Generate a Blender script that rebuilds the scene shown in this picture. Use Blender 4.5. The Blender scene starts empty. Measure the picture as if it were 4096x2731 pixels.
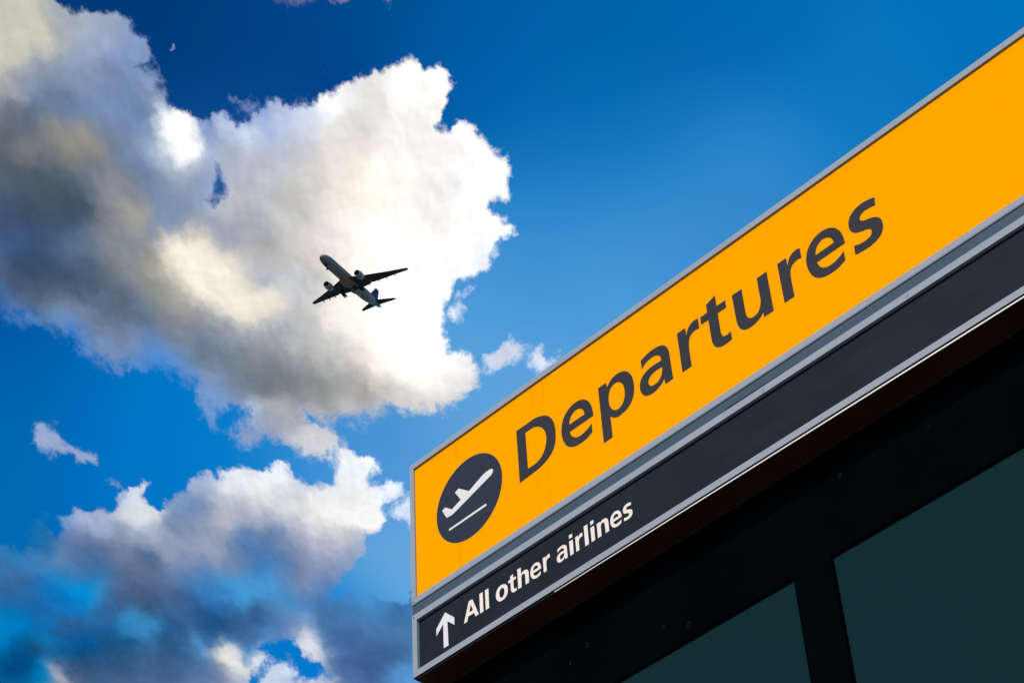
import bpy, bmesh, math, random
import numpy as np
from mathutils import Matrix, Vector

random.seed(7)
SC = bpy.context.scene
COL = SC.collection

# ------------------------------------------------------------------ camera
CAM_RIGHT = Vector((0.68544736, 0.72660036, -0.04705139))
CAM_UP = Vector((0.50299543, -0.42580284, 0.75212203))
CAM_FWD = Vector((-0.52645752, 0.53920669, 0.65734209))
CAM_POS = Vector((0, 0, 1.6))
cam = bpy.data.objects.new('camera', bpy.data.cameras.new('camera'))
COL.objects.link(cam)
m = Matrix((CAM_RIGHT, CAM_UP, -CAM_FWD)).transposed().to_4x4()
m.translation = CAM_POS
cam.matrix_world = m
cam.data.sensor_width = 36.0
cam.data.lens = 71.25
cam.data.clip_start = 0.05
cam.data.clip_end = 60000
SC.camera = cam

# ------------------------------------------------------------------ light and exposure
SUN_EL, SUN_AZ = math.radians(42), math.radians(168)   # azimuth from +Y towards +X
sun = bpy.data.objects.new('sun', bpy.data.lights.new('sun', 'SUN'))
COL.objects.link(sun)
sun.data.energy = 3.75
sun.data.angle = math.radians(0.6)
sun.data.color = (1.0, 0.95, 0.88)
sd = Vector((math.sin(SUN_AZ) * math.cos(SUN_EL), math.cos(SUN_AZ) * math.cos(SUN_EL), math.sin(SUN_EL)))
sun.rotation_euler = sd.to_track_quat('Z', 'Y').to_euler()

SC.view_settings.view_transform = 'Standard'
SC.view_settings.look = 'None'
SC.view_settings.exposure = 0.0
SC.view_settings.gamma = 1.0
SC.view_settings.use_curve_mapping = False
SC.render.engine = 'CYCLES'
SC.cycles.use_denoising = True
SC.cycles.max_bounces = 6

# ------------------------------------------------------------------ sky: Nishita air + a broken cloud layer
# The clouds live on a horizontal cloud layer.  A direction D is turned into layer coordinates
# (s, t) = (D.k / D.z, D.h / D.z); where clouds are and how bright they are is given by smooth
# profiles over (s, t) (sums of products of curves), their texture by fractal noise.
AZ = math.radians(-44.0)
KX, KY = math.cos(AZ), -math.sin(AZ)
HX, HY = math.sin(AZ), math.cos(AZ)
S0, S1, T0, T1 = -0.54, 0.10, 0.74, 1.74
NS, NT = 256, 256

CLOUDS = [  # (softness, weight, outline) in survey units
    (14, 1, "-143,-143 109,-143 121,0 125,10 164,33 171,26 188,36 205,45 228,33 259,45 286,45 298,57 312,62 317,83 333,90 344,117 342,138 333,157 355,162 370,174 369,195 364,205 381,217 389,233 387,244 395,244 414,259 431,276 446,286 450,295 469,281 495,267 514,259 536,269 555,271 561,258 588,242 627,247 654,242 682,245 698,225 715,214 742,209 759,220 775,220 786,198 808,187 835,181 857,157 879,157 901,148 923,137 951,146 962,165 984,170 995,160 1011,170 1020,187 1025,209 1014,225 1033,242 1028,258 1014,275 1011,313 1028,313 1047,299 1061,283 1077,279 1094,283 1110,313 1121,341 1149,357 1168,385 1171,401 1160,412 1171,434 1165,453 1129,467 1138,484 1162,489 1165,506 1179,528 1176,544 1154,566 1162,588 1132,591 1124,621 1099,621 1083,637 1044,640 1044,665 1028,692 1022,714 1011,736 1017,769 1020,797 1044,791 1072,800 1091,819 1086,846 1100,880 1060,890 1040,910 950,920 870,925 800,940 720,925 640,920 560,905 480,870 400,830 330,825 270,815 200,795 160,760 100,715 40,700 -20,670 -200,660"),
    (34, 0.95, "1040,860 1060,900 1050,930 990,950 950,945 900,940 870,955 800,975 760,960 720,960 690,960 720,980 770,1000 780,1020 760,1050 700,1040 680,1020 640,1010 560,1020 540,990 570,960 540,940 490,960 460,930 450,900 400,870 330,860 280,850 200,830 160,800 150,760 100,740 60,735 20,725 -20,700 -200,690 -200,400 300,500 700,700"),
    (16, 0.85, "700,960 780,1000 790,1020 760,1050 700,1040 680,1020 640,1010 600,960"),
    (22, 0.62, "542,211 567,216 595,227 620,230 595,253 562,270 550,247"),
    (15, -0.88, "473,363 495,367 502,385 511,410 523,444 498,452 469,461 457,455 473,435 475,406 481,391"),
    (7, -0.9, "482,458 501,457 498,473 483,473"),
    (16, 0.6, "716,191 736,197 744,213 719,216"),
    (14, 0.66, "1033,702 1067,688 1095,724 1067,747 1039,736"),
    (14, 0.62, "1039,663 1101,668 1084,685 1044,691"),
    (19, 0.96, "1098,811 1134,803 1168,786 1185,774 1206,785 1193,806 1157,827 1129,845 1112,834"),
    (19, 0.96, "1213,809 1238,777 1258,797 1291,791 1298,809 1272,834 1252,845 1224,834"),
    (14, 0.5, "1232,861 1258,848 1269,859 1247,876"),
    (15, 0.8, "601,-34 606,0 623,6 646,17 658,29 674,7 702,7 747,0 758,11 772,26 792,12 806,0 803,-34"),
    (13, 0.7, "870,-34 873,0 887,12 898,8 898,-34"),
    (13, 0.45, "724,146 747,152 747,166 727,168"),
    (15, 0.82, "55,1019 58,987 72,967 99,958 130,955 140,969 130,992 135,1010 148,1023 175,1029 193,1027 216,1040 226,1057 211,1072 198,1061 175,1056 157,1046 137,1056 112,1043 81,1031"),
    (22, 0.55, "209,1106 243,1104 270,1100 295,1118 270,1137 238,1132"),
    (9, 0.6, "300,1102 322,1100 310,1113"),
    (15, 0.75, "63,1194 106,1190 108,1212 139,1235 112,1257 63,1244"),
    (14, 1, "-135,1257 0,1259 27,1257 49,1268 67,1248 99,1244 130,1235 144,1217 135,1192 148,1181 171,1167 193,1174 207,1183 229,1172 243,1192 265,1176 270,1154 288,1138 322,1131 324,1118 346,1119 360,1115 353,1131 335,1142 346,1160 367,1165 371,1178 391,1154 423,1131 441,1100 468,1093 490,1102 517,1100 533,1087 562,1095 585,1097 612,1091 630,1106 639,1113 632,1073 648,1063 675,1068 679,1086 670,1109 702,1104 711,1127 738,1127 764,1115 773,1086 782,1059 800,1041 832,1050 854,1068 873,1095 845,1097 843,1113 872,1127 893,1127 913,1113 925,1120 915,1140 881,1154 872,1172 884,1194 877,1221 850,1248 836,1275 814,1293 805,1324 773,1338 760,1360 823,1365 854,1360 888,1378 922,1378 926,1338 944,1329 1034,1329 1034,1716 -135,1716"),
    (14, 0.8, "895,1176 917,1154 938,1138 967,1131 967,1221 935,1217 904,1203"),
    (16, -1, "589,1489 630,1477 675,1462 690,1486 715,1513 742,1531 773,1549 738,1556 702,1563 675,1556 675,1534 661,1516 643,1513 616,1531 594,1556 580,1566 567,1556 589,1531 614,1509"),
]
LOBES = [  # (colour, softness, strength, outline): lit tops, cream flanks and shaded bases
    ((196, 194, 180), 8, 0.75, "-28,-28 107,-28 95,34 84,51 107,73 112,107 95,135 73,129 39,135 11,154 -28,157"),
    ((240, 241, 240), 4, 0.75, "387,244 404,253 430,278 446,292 452,326 432,351 413,368 401,337 387,320 375,292 379,258"),
    ((226, 219, 202), 8, 0.75, "371,539 416,533 455,539 483,562 505,578 539,562 545,595 562,629 590,646 606,674 646,691 651,713 618,736 562,724 505,713 472,696 427,634 393,595"),
    ((226, 217, 208), 7, 0.45, "747,404 803,376 820,404 809,432 758,438"),
    ((250, 243, 236), 7, 0.45, "831,371 876,359 898,382 876,404 842,393"),
    ((250, 238, 226), 8, 0.45, "831,438 876,427 898,444 882,477 853,489 837,460"),
    ((185, 195, 205), 2.5, 0.8, "1032,417 1044,413 1056,420 1049,424 1039,422"),
    ((248, 245, 243), 9, 0.75, "893,163 932,146 955,168 949,208 921,236 893,213"),
    ((248, 246, 244), 8, 0.75, "977,174 1011,174 1022,202 1011,241 977,236"),
    ((240, 240, 240), 3, 0.9, "730,211 755,209 761,233 730,236"),
    ((205, 212, 226), 6, 0.7, "489,270 528,264 562,281 562,314 517,303"),
    ((196, 204, 220), 5, 0.75, "1101,820 1185,774 1206,785 1157,827 1123,842"),
    ((208, 214, 232), 5, 0.75, "1213,809 1238,777 1291,791 1298,809 1258,842"),
    ((212, 214, 217), 7, 0.75, "531,1086 580,1095 625,1113 648,1127 661,1149 630,1167 585,1158 540,1140 504,1127 490,1109"),
    ((218, 223, 231), 4, 0.75, "634,1066 670,1066 677,1095 661,1120 643,1106"),
    ((218, 223, 228), 6, 0.75, "778,1050 832,1055 870,1091 841,1100 832,1127 791,1122 778,1091"),
    ((224, 225, 226), 7, 0.75, "702,1149 764,1131 832,1129 881,1136 920,1118 922,1131 877,1158 872,1185 877,1217 845,1221 800,1203 738,1185 702,1172"),
    ((230, 228, 225), 5, 0.75, "832,1194 879,1196 875,1226 841,1232"),
    ((204, 207, 214), 5, 0.75, "288,1176 315,1160 367,1165 362,1194 315,1204 277,1199"),
    ((218, 223, 230), 3, 0.9, "322,1117 349,1117 360,1115 353,1133 331,1135"),
    ((160, 168, 196), 7, 0.75, "144,1181 180,1172 234,1178 259,1203 268,1214 225,1221 171,1214"),
    ((152, 160, 180), 4, 0.75, "306,1247 342,1242 375,1257 337,1258"),
    ((214, 213, 208), 4, 0.75, "499,1486 517,1481 540,1495 553,1513 580,1522 598,1502 612,1509 580,1538 562,1547 517,1522 495,1504"),
    ((188, 197, 214), 5, 0.75, "580,1581 621,1531 657,1516 675,1534 648,1558 639,1581"),
    ((198, 203, 214), 5, 0.75, "679,1446 706,1453 740,1482 744,1511 720,1513 697,1486"),
    ((160, 166, 180), 5, 0.75, "121,1529 153,1535 189,1581 144,1581"),
    ((195, 203, 220), 6, 0.75, "675,1558 720,1549 787,1556 764,1590 666,1590"),
    ((190, 200, 222), 8, 0.75, "890,1172 940,1131 967,1131 967,1221 935,1221 899,1208"),
    ((148, 163, 200), 6, 0.75, "49,1019 58,983 130,951 144,969 135,1005 225,1041 229,1059 211,1075 137,1059"),
]
SKYC = """400,60,0,62,125 560,30,0,70,140 700,100,0,72,145 450,220,0,72,140 900,60,0,85,155 1100,100,0,97,170 1100,200,0,105,180 1300,150,0,103,175 1300,350,20,125,195 1500,100,0,105,175 1500,300,10,120,190 1700,100,0,107,180 1900,60,0,110,185 2200,40,0,113,187 2250,90,0,113,185 1700,350,45,135,205 1900,250,20,125,195 2000,180,15,123,195 1250,500,45,140,210 1250,650,70,155,220 1400,550,65,150,217 1550,500,65,150,215 1700,420,60,143,210 1400,700,85,165,225 1150,700,85,165,230 1150,900,100,175,230 1050,980,110,175,225 1300,780,95,170,227 900,1000,80,155,220 850,1030,60,145,215 20,760,0,90,170 100,850,0,108,187 50,900,0,110,185 250,920,0,124,205 400,950,0,131,210 400,1020,0,131,210 300,1060,0,126,207 100,1120,0,116,193 50,1050,0,108,185 470,1050,0,134,212 580,1050,15,130,210 700,1070,60,150,220 760,1040,80,160,225 900,1080,90,165,225 880,1290,110,175,225 900,1240,120,180,228 920,1300,100,170,225 20,1210,0,115,190 350,1100,0,118,205 650,1480,0,125,205 620,1460,0,122,200 720,1540,0,125,205 690,1440,0,120,205 760,1520,0,125,210 490,400,30,90,160 500,440,40,100,170"""
CLDC = """30,30,185,185,170 60,80,190,188,170 30,140,195,192,175 100,100,175,178,170 140,60,150,160,170 200,60,160,170,185 250,80,150,162,190 300,120,125,145,185 330,160,115,135,175 150,150,135,148,175 200,200,120,135,165 270,200,115,132,165 340,230,110,130,165 60,200,140,150,170 20,230,150,152,160 60,620,52,72,100 280,600,120,125,130 440,600,215,205,185 480,620,230,220,200 350,580,150,148,142 740,225,235,238,240 780,220,225,226,228 830,190,215,215,215 900,150,225,222,218 930,160,240,238,235 920,200,245,242,238 980,180,235,232,228 1010,200,240,238,235 1000,240,235,232,228 860,230,215,213,210 940,260,235,230,225 800,290,205,202,198 720,400,200,197,195 800,380,222,212,202 870,350,232,228,222 950,350,240,237,233 1010,330,235,232,230 1080,300,238,236,234 1110,340,240,239,238 1150,390,235,238,242 1160,430,230,232,236 1100,420,240,238,235 1040,420,222,222,222 1000,460,235,232,228 900,430,235,228,218 850,450,245,232,218 780,450,225,215,205 580,580,185,182,182 650,600,195,190,188 720,560,212,205,200 800,520,230,222,215 880,520,240,234,228 960,520,240,237,232 1050,520,242,240,237 1130,540,238,240,242 1160,560,225,232,242 1120,600,225,230,238 1060,620,240,240,240 980,600,248,246,243 900,580,246,242,236 820,600,235,228,220 960,680,252,250,246 1010,680,245,244,242 900,700,252,248,242 820,720,245,238,228 900,780,255,252,246 980,780,252,249,243 1010,820,245,242,238 1070,840,230,228,226 1090,870,205,206,210 950,860,245,240,232 870,840,235,228,218 800,820,200,194,186 1020,900,215,212,208 950,920,205,203,200 880,900,195,190,185 820,900,160,157,154 700,1000,200,200,205 740,1020,195,195,200 640,1000,150,160,185 580,1000,130,150,190 860,940,170,175,185 1070,730,190,205,230 1040,700,230,235,240 1150,810,190,200,225 1180,790,200,210,230 1250,810,210,215,235 690,5,110,110,150 760,10,120,115,150 640,5,80,95,150 100,980,145,162,200 120,1010,150,165,203 170,1030,145,160,198 205,1050,135,155,198 330,1125,200,210,225 300,1150,190,200,220 440,1130,140,155,190 480,1130,160,170,195 530,1100,210,215,225 560,1110,205,210,220 620,1115,220,222,225 650,1080,220,225,232 650,1110,210,215,225 600,1150,200,200,202 640,1150,175,178,190 700,1130,190,195,210 740,1130,215,218,222 780,1130,220,221,225 800,1060,210,212,220 840,1080,225,228,235 800,1090,215,218,225 820,1140,215,215,220 870,1150,210,218,230 910,1120,215,225,240 930,1540,85,140,200 930,1180,190,200,215 15,244,103,110,128 29,253,108,116,132 88,247,95,112,138 146,253,102,122,152 205,259,110,130,165 264,247,115,135,172 322,247,112,132,170 366,259,115,135,172 59,282,95,108,125 18,288,92,100,112 18,332,88,96,106 59,353,112,116,118 38,341,108,112,116 103,288,110,122,138 123,294,135,136,134 141,312,142,141,136 164,318,142,140,132 188,332,148,145,137 205,341,148,143,135 182,356,138,136,134 223,347,140,138,136 249,332,112,126,148 278,303,112,130,162 293,347,115,132,162 264,376,116,130,152 322,376,115,132,165 352,406,115,132,165 117,353,118,124,130 167,391,120,122,126 190,376,122,127,134 229,382,122,128,136 205,411,108,118,132 176,420,90,103,118 132,391,85,98,110 88,391,80,92,104 29,391,82,92,105 15,420,75,90,108 59,435,72,88,102 117,435,74,88,100 161,449,78,90,105 205,449,95,105,120 249,420,125,130,140 272,411,132,133,140 293,429,128,133,145 316,447,120,132,152 293,464,152,150,148 316,470,160,157,150 337,479,152,151,148 293,488,148,147,144 322,499,152,150,146 264,479,120,124,132 249,508,110,115,124 205,493,68,84,102 146,493,66,82,98 88,479,66,82,98 29,479,62,78,98 15,508,58,74,104 59,523,60,78,105 117,523,62,80,105 176,523,66,85,108 220,523,88,100,118 190,546,88,108,132 161,537,80,100,130 88,558,62,82,115 29,558,62,85,125 249,552,120,128,138 293,523,138,142,145 308,552,132,140,148 352,523,130,138,152 352,493,122,138,165 381,493,128,142,168 366,449,118,134,165 396,420,135,150,175 425,406,140,150,168 381,362,140,158,185 352,326,150,168,192 331,321,140,155,185 337,353,118,138,172 366,303,122,142,178 390,259,240,240,238 410,282,245,244,240 431,288,244,243,240 396,303,238,238,236 440,318,238,238,236 416,329,240,239,236 404,353,215,218,225 425,347,205,208,215 440,362,180,188,202 410,376,165,174,190 457,341,170,182,205 469,288,130,150,195 457,303,125,150,200 498,303,145,162,200 527,288,135,155,198 557,297,195,203,218 542,318,172,185,208 498,341,165,178,205 469,362,155,168,198 527,362,175,182,200 557,347,182,188,205 586,303,160,174,208 645,274,168,180,210 586,259,140,158,205 674,259,175,185,212 645,318,176,186,208 674,347,182,186,196 615,376,180,184,198 586,406,176,180,192 630,411,192,195,205 557,420,178,183,196 542,464,182,184,192 601,464,182,184,190 674,435,190,190,190 674,508,196,195,192 615,508,180,182,184 557,508,166,170,182 498,493,160,165,182 492,479,185,188,200 469,508,150,158,178 440,464,140,154,182 469,435,140,158,195 425,493,132,145,172 410,523,130,140,160 381,546,200,192,178 425,531,205,196,182 440,552,228,218,200 396,564,210,202,185 469,558,215,205,190 483,523,160,165,178 513,546,150,158,175 542,558,165,168,175 527,567,200,195,188 460,531,200,194,182 586,558,172,174,178 645,552,188,188,186 17,642,70,90,115 68,649,72,88,108 137,652,66,84,108 205,652,70,86,110 68,693,80,98,130 17,683,60,98,160 41,717,75,120,185 34,700,80,110,155 103,700,98,115,140 154,700,108,124,148 191,714,112,130,160 120,727,100,130,175 171,734,105,130,175 222,693,88,104,128 239,666,88,104,122 273,693,82,98,120 256,727,95,108,130 222,751,100,114,138 308,652,118,126,135 291,673,95,108,125 342,666,128,132,135 376,659,138,140,138 342,700,108,120,135 308,717,92,108,128 308,751,102,118,140 342,744,92,108,128 376,734,108,118,132 410,683,150,150,145 427,710,138,140,140 444,659,205,198,182 479,683,205,200,188 427,638,185,182,170 496,649,222,214,198 547,659,228,220,202 513,700,205,202,192 581,683,226,218,200 615,683,226,216,198 632,700,215,208,196 564,717,212,206,196 496,724,175,175,172 461,717,150,152,152 444,744,122,128,138 513,744,148,152,160 547,734,180,180,178 581,744,165,168,172 598,720,195,194,190 649,727,178,182,186 667,683,188,190,195 608,645,165,172,188 588,649,175,178,185 649,659,188,190,196 718,717,196,195,192 684,768,175,178,182 632,768,155,160,170 581,785,130,138,150 513,785,116,128,142 444,785,108,122,142 410,802,108,128,160 393,768,110,124,146 461,820,98,115,135 513,823,105,120,138 547,837,112,122,132 581,820,122,130,138 632,809,140,145,150 684,820,165,166,168 735,802,185,185,184 786,768,228,224,218 769,744,245,236,225 786,820,198,198,195 735,844,160,160,160 769,864,150,152,152 684,854,128,134,140 632,864,118,126,133 581,864,110,120,132 547,888,108,118,132 598,891,112,120,130 649,891,120,126,132 701,885,130,133,136 752,891,152,152,152 786,891,165,163,160 513,864,120,136,165 479,854,120,134,160 461,878,110,135,180 496,898,118,145,190 530,912,118,140,178 564,912,120,132,155 615,915,150,155,162 649,922,170,172,175 684,922,155,158,165 718,922,158,160,165 786,922,175,175,175 649,956,162,168,178 615,956,150,160,175 581,949,180,190,208 496,939,105,142,195 479,932,110,145,200 458,919,130,158,205 154,768,65,120,195 164,796,75,125,195 188,802,100,135,190 239,802,118,142,185 291,796,118,140,180 256,779,110,128,158 205,768,105,128,165 308,775,108,135,180 342,785,100,130,180 359,830,85,135,205 308,823,90,135,195 393,820,85,135,210 342,850,80,130,200 427,871,95,135,190 410,854,95,138,195 164,1176,135,155,195 195,1191,130,145,182 227,1195,135,150,185 258,1203,170,180,202 281,1191,175,185,205 312,1180,195,200,208 344,1176,205,210,218 324,1207,170,178,195 273,1227,125,138,168 176,1227,105,125,165 137,1199,90,130,190 215,1227,115,132,168 98,1207,30,105,165 78,1227,20,100,160 117,1234,50,105,155 176,1266,75,105,150 234,1266,88,108,145 254,1246,105,122,155 305,1242,145,155,178 359,1252,165,170,190 340,1246,145,155,178 324,1266,78,105,145 352,1269,85,105,140 293,1285,112,128,158 391,1277,140,148,172 430,1266,138,148,175 469,1269,142,150,175 488,1285,145,152,175 391,1227,108,128,160 430,1207,128,142,170 508,1199,165,170,182 469,1180,120,138,170 430,1168,105,135,180 547,1172,170,176,188 625,1168,195,197,200 586,1195,155,162,178 644,1199,168,174,188 586,1227,102,130,175 547,1246,88,118,165 625,1250,92,118,162 644,1227,112,135,172 684,1223,165,170,188 711,1227,185,188,200 664,1172,205,206,206 723,1180,215,213,208 781,1172,220,219,214 840,1172,225,224,220 859,1207,222,220,215 801,1219,195,195,198 762,1227,180,183,192 703,1266,140,150,178 762,1266,150,158,182 820,1266,148,160,190 840,1242,165,172,190 781,1305,125,142,180 723,1305,128,140,175 703,1344,110,128,165 664,1305,98,125,170 605,1305,72,125,185 527,1297,108,128,168 469,1312,92,120,165 391,1312,102,122,158 332,1312,95,112,145 273,1305,90,108,142 391,1344,85,108,145 312,1363,72,95,130 391,1383,65,92,132 332,1398,55,82,118 273,1391,58,88,130 254,1344,75,100,140 215,1305,62,105,155 176,1297,75,110,155 137,1277,95,125,165 78,1277,60,115,170 39,1273,45,115,175 12,1305,55,105,155 39,1324,60,105,155 20,1363,45,95,150 78,1344,45,105,165 98,1383,35,100,165 156,1383,25,110,180 215,1367,40,140,200 187,1363,0,135,205 137,1359,10,115,185 234,1402,50,95,150 176,1422,50,88,135 39,1414,0,118,185 20,1453,0,125,195 59,1461,10,95,155 117,1461,20,115,180 148,1445,40,90,140 195,1461,10,85,140 234,1461,25,80,125 293,1480,30,80,125 352,1500,60,95,135 332,1531,65,95,135 273,1519,50,82,120 215,1519,35,78,120 176,1531,35,68,105 156,1500,20,85,140 98,1480,35,75,115 39,1480,10,75,125 20,1519,0,70,120 78,1519,5,78,125 98,1531,0,115,180 137,1539,120,135,160 164,1543,100,112,140 312,1430,65,140,195 281,1430,50,130,190 352,1437,60,138,195 336,1461,60,125,180 391,1445,45,90,140 371,1473,50,90,135 410,1480,50,90,135 430,1519,60,95,138 469,1422,45,85,135 508,1445,35,80,130 430,1402,58,92,138 547,1422,55,90,135 586,1402,58,95,140 605,1430,50,90,140 644,1402,75,110,155 664,1375,75,140,195 508,1383,50,105,165 469,1363,60,115,175 527,1352,65,145,205 566,1367,75,155,215 586,1336,70,140,200 617,1320,80,150,210 461,1359,60,125,185 449,1473,85,140,190 488,1477,65,105,150 469,1492,70,130,185 527,1469,80,120,165 566,1461,70,105,150 625,1441,80,130,185 664,1445,95,130,180 644,1461,75,115,165 566,1492,60,115,170 508,1488,215,215,212 527,1500,215,212,205 539,1519,205,205,203 500,1508,165,170,180 566,1531,150,165,190 598,1512,185,195,212 547,1539,165,175,195 488,1539,105,125,158 449,1539,85,115,160 648,1531,185,195,215 625,1539,160,175,205 695,1461,190,195,208 715,1480,205,208,218 730,1500,185,192,210 687,1449,160,170,195 750,1469,75,110,160 742,1422,75,115,165 781,1402,72,115,165 820,1422,80,120,175 859,1402,75,130,190 910,1391,60,110,165 898,1441,78,120,170 820,1480,68,100,148 898,1500,62,95,140 781,1519,70,100,150 859,1539,62,92,140 723,1383,75,120,175 762,1363,65,118,178 812,1344,70,135,200 859,1383,75,140,205 910,1207,185,195,215 898,1180,200,205,220"""

def blur(a, sg):
    r = int(3 * sg + 1)
    k = np.exp(-0.5 * (np.arange(-r, r + 1) / sg) ** 2); k /= k.sum()
    a = np.pad(a, r, mode='edge')
    a = np.apply_along_axis(lambda v: np.convolve(v, k, 'valid'), 0, a)
    return np.apply_along_axis(lambda v: np.convolve(v, k, 'valid'), 1, a)

def raster(poly, xs, ys):
    X, Y = np.meshgrid(xs, ys)
    ins = np.zeros(X.shape, bool)
    n = len(poly)
    for i in range(n):
        x1, y1 = poly[i]; x2, y2 = poly[(i + 1) % n]
        if y1 == y2: continue
        c = ((y1 > Y) != (y2 > Y)) & (X < (x2 - x1) * (Y - y1) / (y2 - y1) + x1)
        ins ^= c
    return ins.astype(float)

def samples(txt):
    rows = [[float(v) for v in r.split(',')] for r in txt.split()]
    return np.array(rows)

def spread(rows, gx, gy, sg):
    """smooth interpolation of scattered colour samples"""
    pts, val = rows[:, :2], rows[:, 2:] / 255.0
    X, Y = np.meshgrid(gx, gy)
    num = np.zeros(X.shape + (3,)); den = np.zeros(X.shape)
    for p, v in zip(pts, val):
        d2 = (X - p[0]) ** 2 + (Y - p[1]) ** 2
        w = np.exp(-d2 / (2 * sg * sg)) + 2e-3 / (1 + d2 / (sg * sg)) ** 2
        num += w[..., None] * v; den += w
    return num / den[..., None]

def surface(rows, gx, gy, c):
    """smooth multiquadric surface through scattered colour samples"""
    p, v = rows[:, :2], rows[:, 2:] / 255.0
    m0 = v.mean(0)
    A = np.sqrt(((p[:, None] - p[None]) ** 2).sum(-1) + c * c)
    w = np.linalg.solve(A - 5.0 * np.eye(len(p)), v - m0)
    X, Y = np.meshgrid(gx, gy)
    out = np.zeros(X.shape + (3,)) + m0
    for k in range(len(p)):
        out += np.sqrt((X - p[k, 0]) ** 2 + (Y - p[k, 1]) ** 2 + c * c)[..., None] * w[k]
    return np.clip(out, 0, 1)

GP = 5.0
gx = np.arange(-200, 2560, GP); gy = np.arange(-200, 1780, GP)
cover = np.zeros((len(gy), len(gx)))
def signed(pl):
    """distance to an outline, positive inside"""
    X, Y = np.meshgrid(gx, gy)
    best = np.full(X.shape, 1e9)
    for i in range(len(pl)):
        (x1, y1), (x2, y2) = pl[i], pl[(i + 1) % len(pl)]
        dx, dy = x2 - x1, y2 - y1
        u = np.clip(((X - x1) * dx + (Y - y1) * dy) / (dx * dx + dy * dy + 1e-9), 0, 1)
        best = np.minimum(best, (X - x1 - u * dx) ** 2 + (Y - y1 - u * dy) ** 2)
    return np.sqrt(best) * (2 * raster(pl, gx, gy) - 1)
for soft, wgt, poly in CLOUDS:
    pl = [tuple(float(v) for v in p.split(',')) for p in poly.split()]
    mk = blur(np.clip(0.5 + signed(pl) / (2.9 * soft), 0, 1), 4 / GP)
    if wgt > 0: cover = np.maximum(cover, mk * min(1, wgt))
    elif wgt <= -1: cover = np.minimum(cover, 1 - mk)
    else: cover = cover * (1 + wgt * mk)
cloud_rgb = 0.75 * surface(samples(CLDC), gx, gy, 8.0) + 0.25 * spread(samples(CLDC), gx, gy, 18.0)
for c_, soft, op, poly in LOBES:
    pl = [tuple(float(v) for v in p.split(',')) for p in poly.split()]
    mk = (blur(raster(pl, gx, gy), (soft * 1.7 if soft > 5 else soft * 1.15) / GP) * op * (0.92 if soft > 5 else 1))[..., None]
    cloud_rgb = cloud_rgb * (1 - mk) + np.array(c_) / 255.0 * mk
warm = np.clip((cloud_rgb[..., :1] - cloud_rgb[..., 2:]) * 6, 0, 1)
cloud_rgb = cloud_rgb + warm * (0.10 + 0.10 * (cloud_rgb.mean(-1, keepdims=True) < 0.68)) * (cloud_rgb.mean(-1, keepdims=True) - cloud_rgb)
cool = np.clip((cloud_rgb[..., 2:] - cloud_rgb[..., :1] - 0.06) * 6, 0, 1)
cloud_rgb = cloud_rgb + cool * np.array([-0.008, 0.004, 0.004]) * np.clip(cloud_rgb.mean(-1, keepdims=True) * 2.2 - 0.35, 0, 1)
cloud_rgb = cloud_rgb * (1 + 0.06 * np.clip((cloud_rgb.mean(-1, keepdims=True) - 0.62) / 0.25, 0, 1))
sky_rgb = spread(samples(SKYC), gx, gy, 110.0)
def lin(c): return np.where(c <= 0.04045, c / 12.92, ((c + 0.055) / 1.055) ** 2.4)
GX, GY = np.meshgrid(gx / 2352, gy / 1568)
raw = np.stack([0.098 - .02 * GX + .019 * GY, 0.152 - .029 * GX + .034 * GY, 0.263 - .045 * GX + .045 * GY], -1)
gain = np.sqrt(np.clip(lin(sky_rgb) / raw, 0, 9))

# resample the survey onto layer grids
def layer(s0, s1, t0, t1, ns, nt_):
    S_, T_ = np.meshgrid(np.linspace(s0, s1, ns), np.linspace(t0, t1, nt_))
    DW = np.stack([S_ * KX + T_ * HX, S_ * KY + T_ * HY, np.ones_like(S_)], -1)
    cr, cu, cf = DW @ np.array(CAM_RIGHT), DW @ np.array(CAM_UP), DW @ np.array(CAM_FWD)
    return (2048 + 8106.9 * cr / cf) * 2352 / 4096, (1365.5 - 8106.9 * cu / cf) * 2352 / 4096
def look(a, px, py):
    fx = np.clip((px - gx[0]) / GP, 0, len(gx) - 1.01); fy = np.clip((py - gy[0]) / GP, 0, len(gy) - 1.01)
    i = fx.astype(int); j = fy.astype(int); u = fx - i; v = fy - j
    if a.ndim == 3: u = u[..., None]; v = v[..., None]
    return (a[j, i] * (1 - u) + a[j, i + 1] * u) * (1 - v) + (a[j + 1, i] * (1 - u) + a[j + 1, i + 1] * u) * v
px_, py_ = layer(S0, S1, T0, T1, NS, NT)
cover_g = look(cover, px_, py_)
cloud_g = look(cloud_rgb, px_, py_)
# wider, coarser grids: tint of the air, and how far the surveyed clouds reach before the open cloud field takes over
A0, A1, B0, B1 = -0.80, 0.80, 0.60, 2.10
px_, py_ = layer(A0, A1, B0, B1, 128, 128)
gain_g = look(gain, np.clip(px_, 0, 2352), np.clip(py_, 0, 1568))
ex = np.hypot(np.maximum(0, np.maximum(-px_, px_ - 2352)), np.maximum(0, np.maximum(-py_, py_ - 1568))) / 260.0
reach_g = blur(np.clip(1.15 - ex, 0, 1), 1.5)

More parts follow.
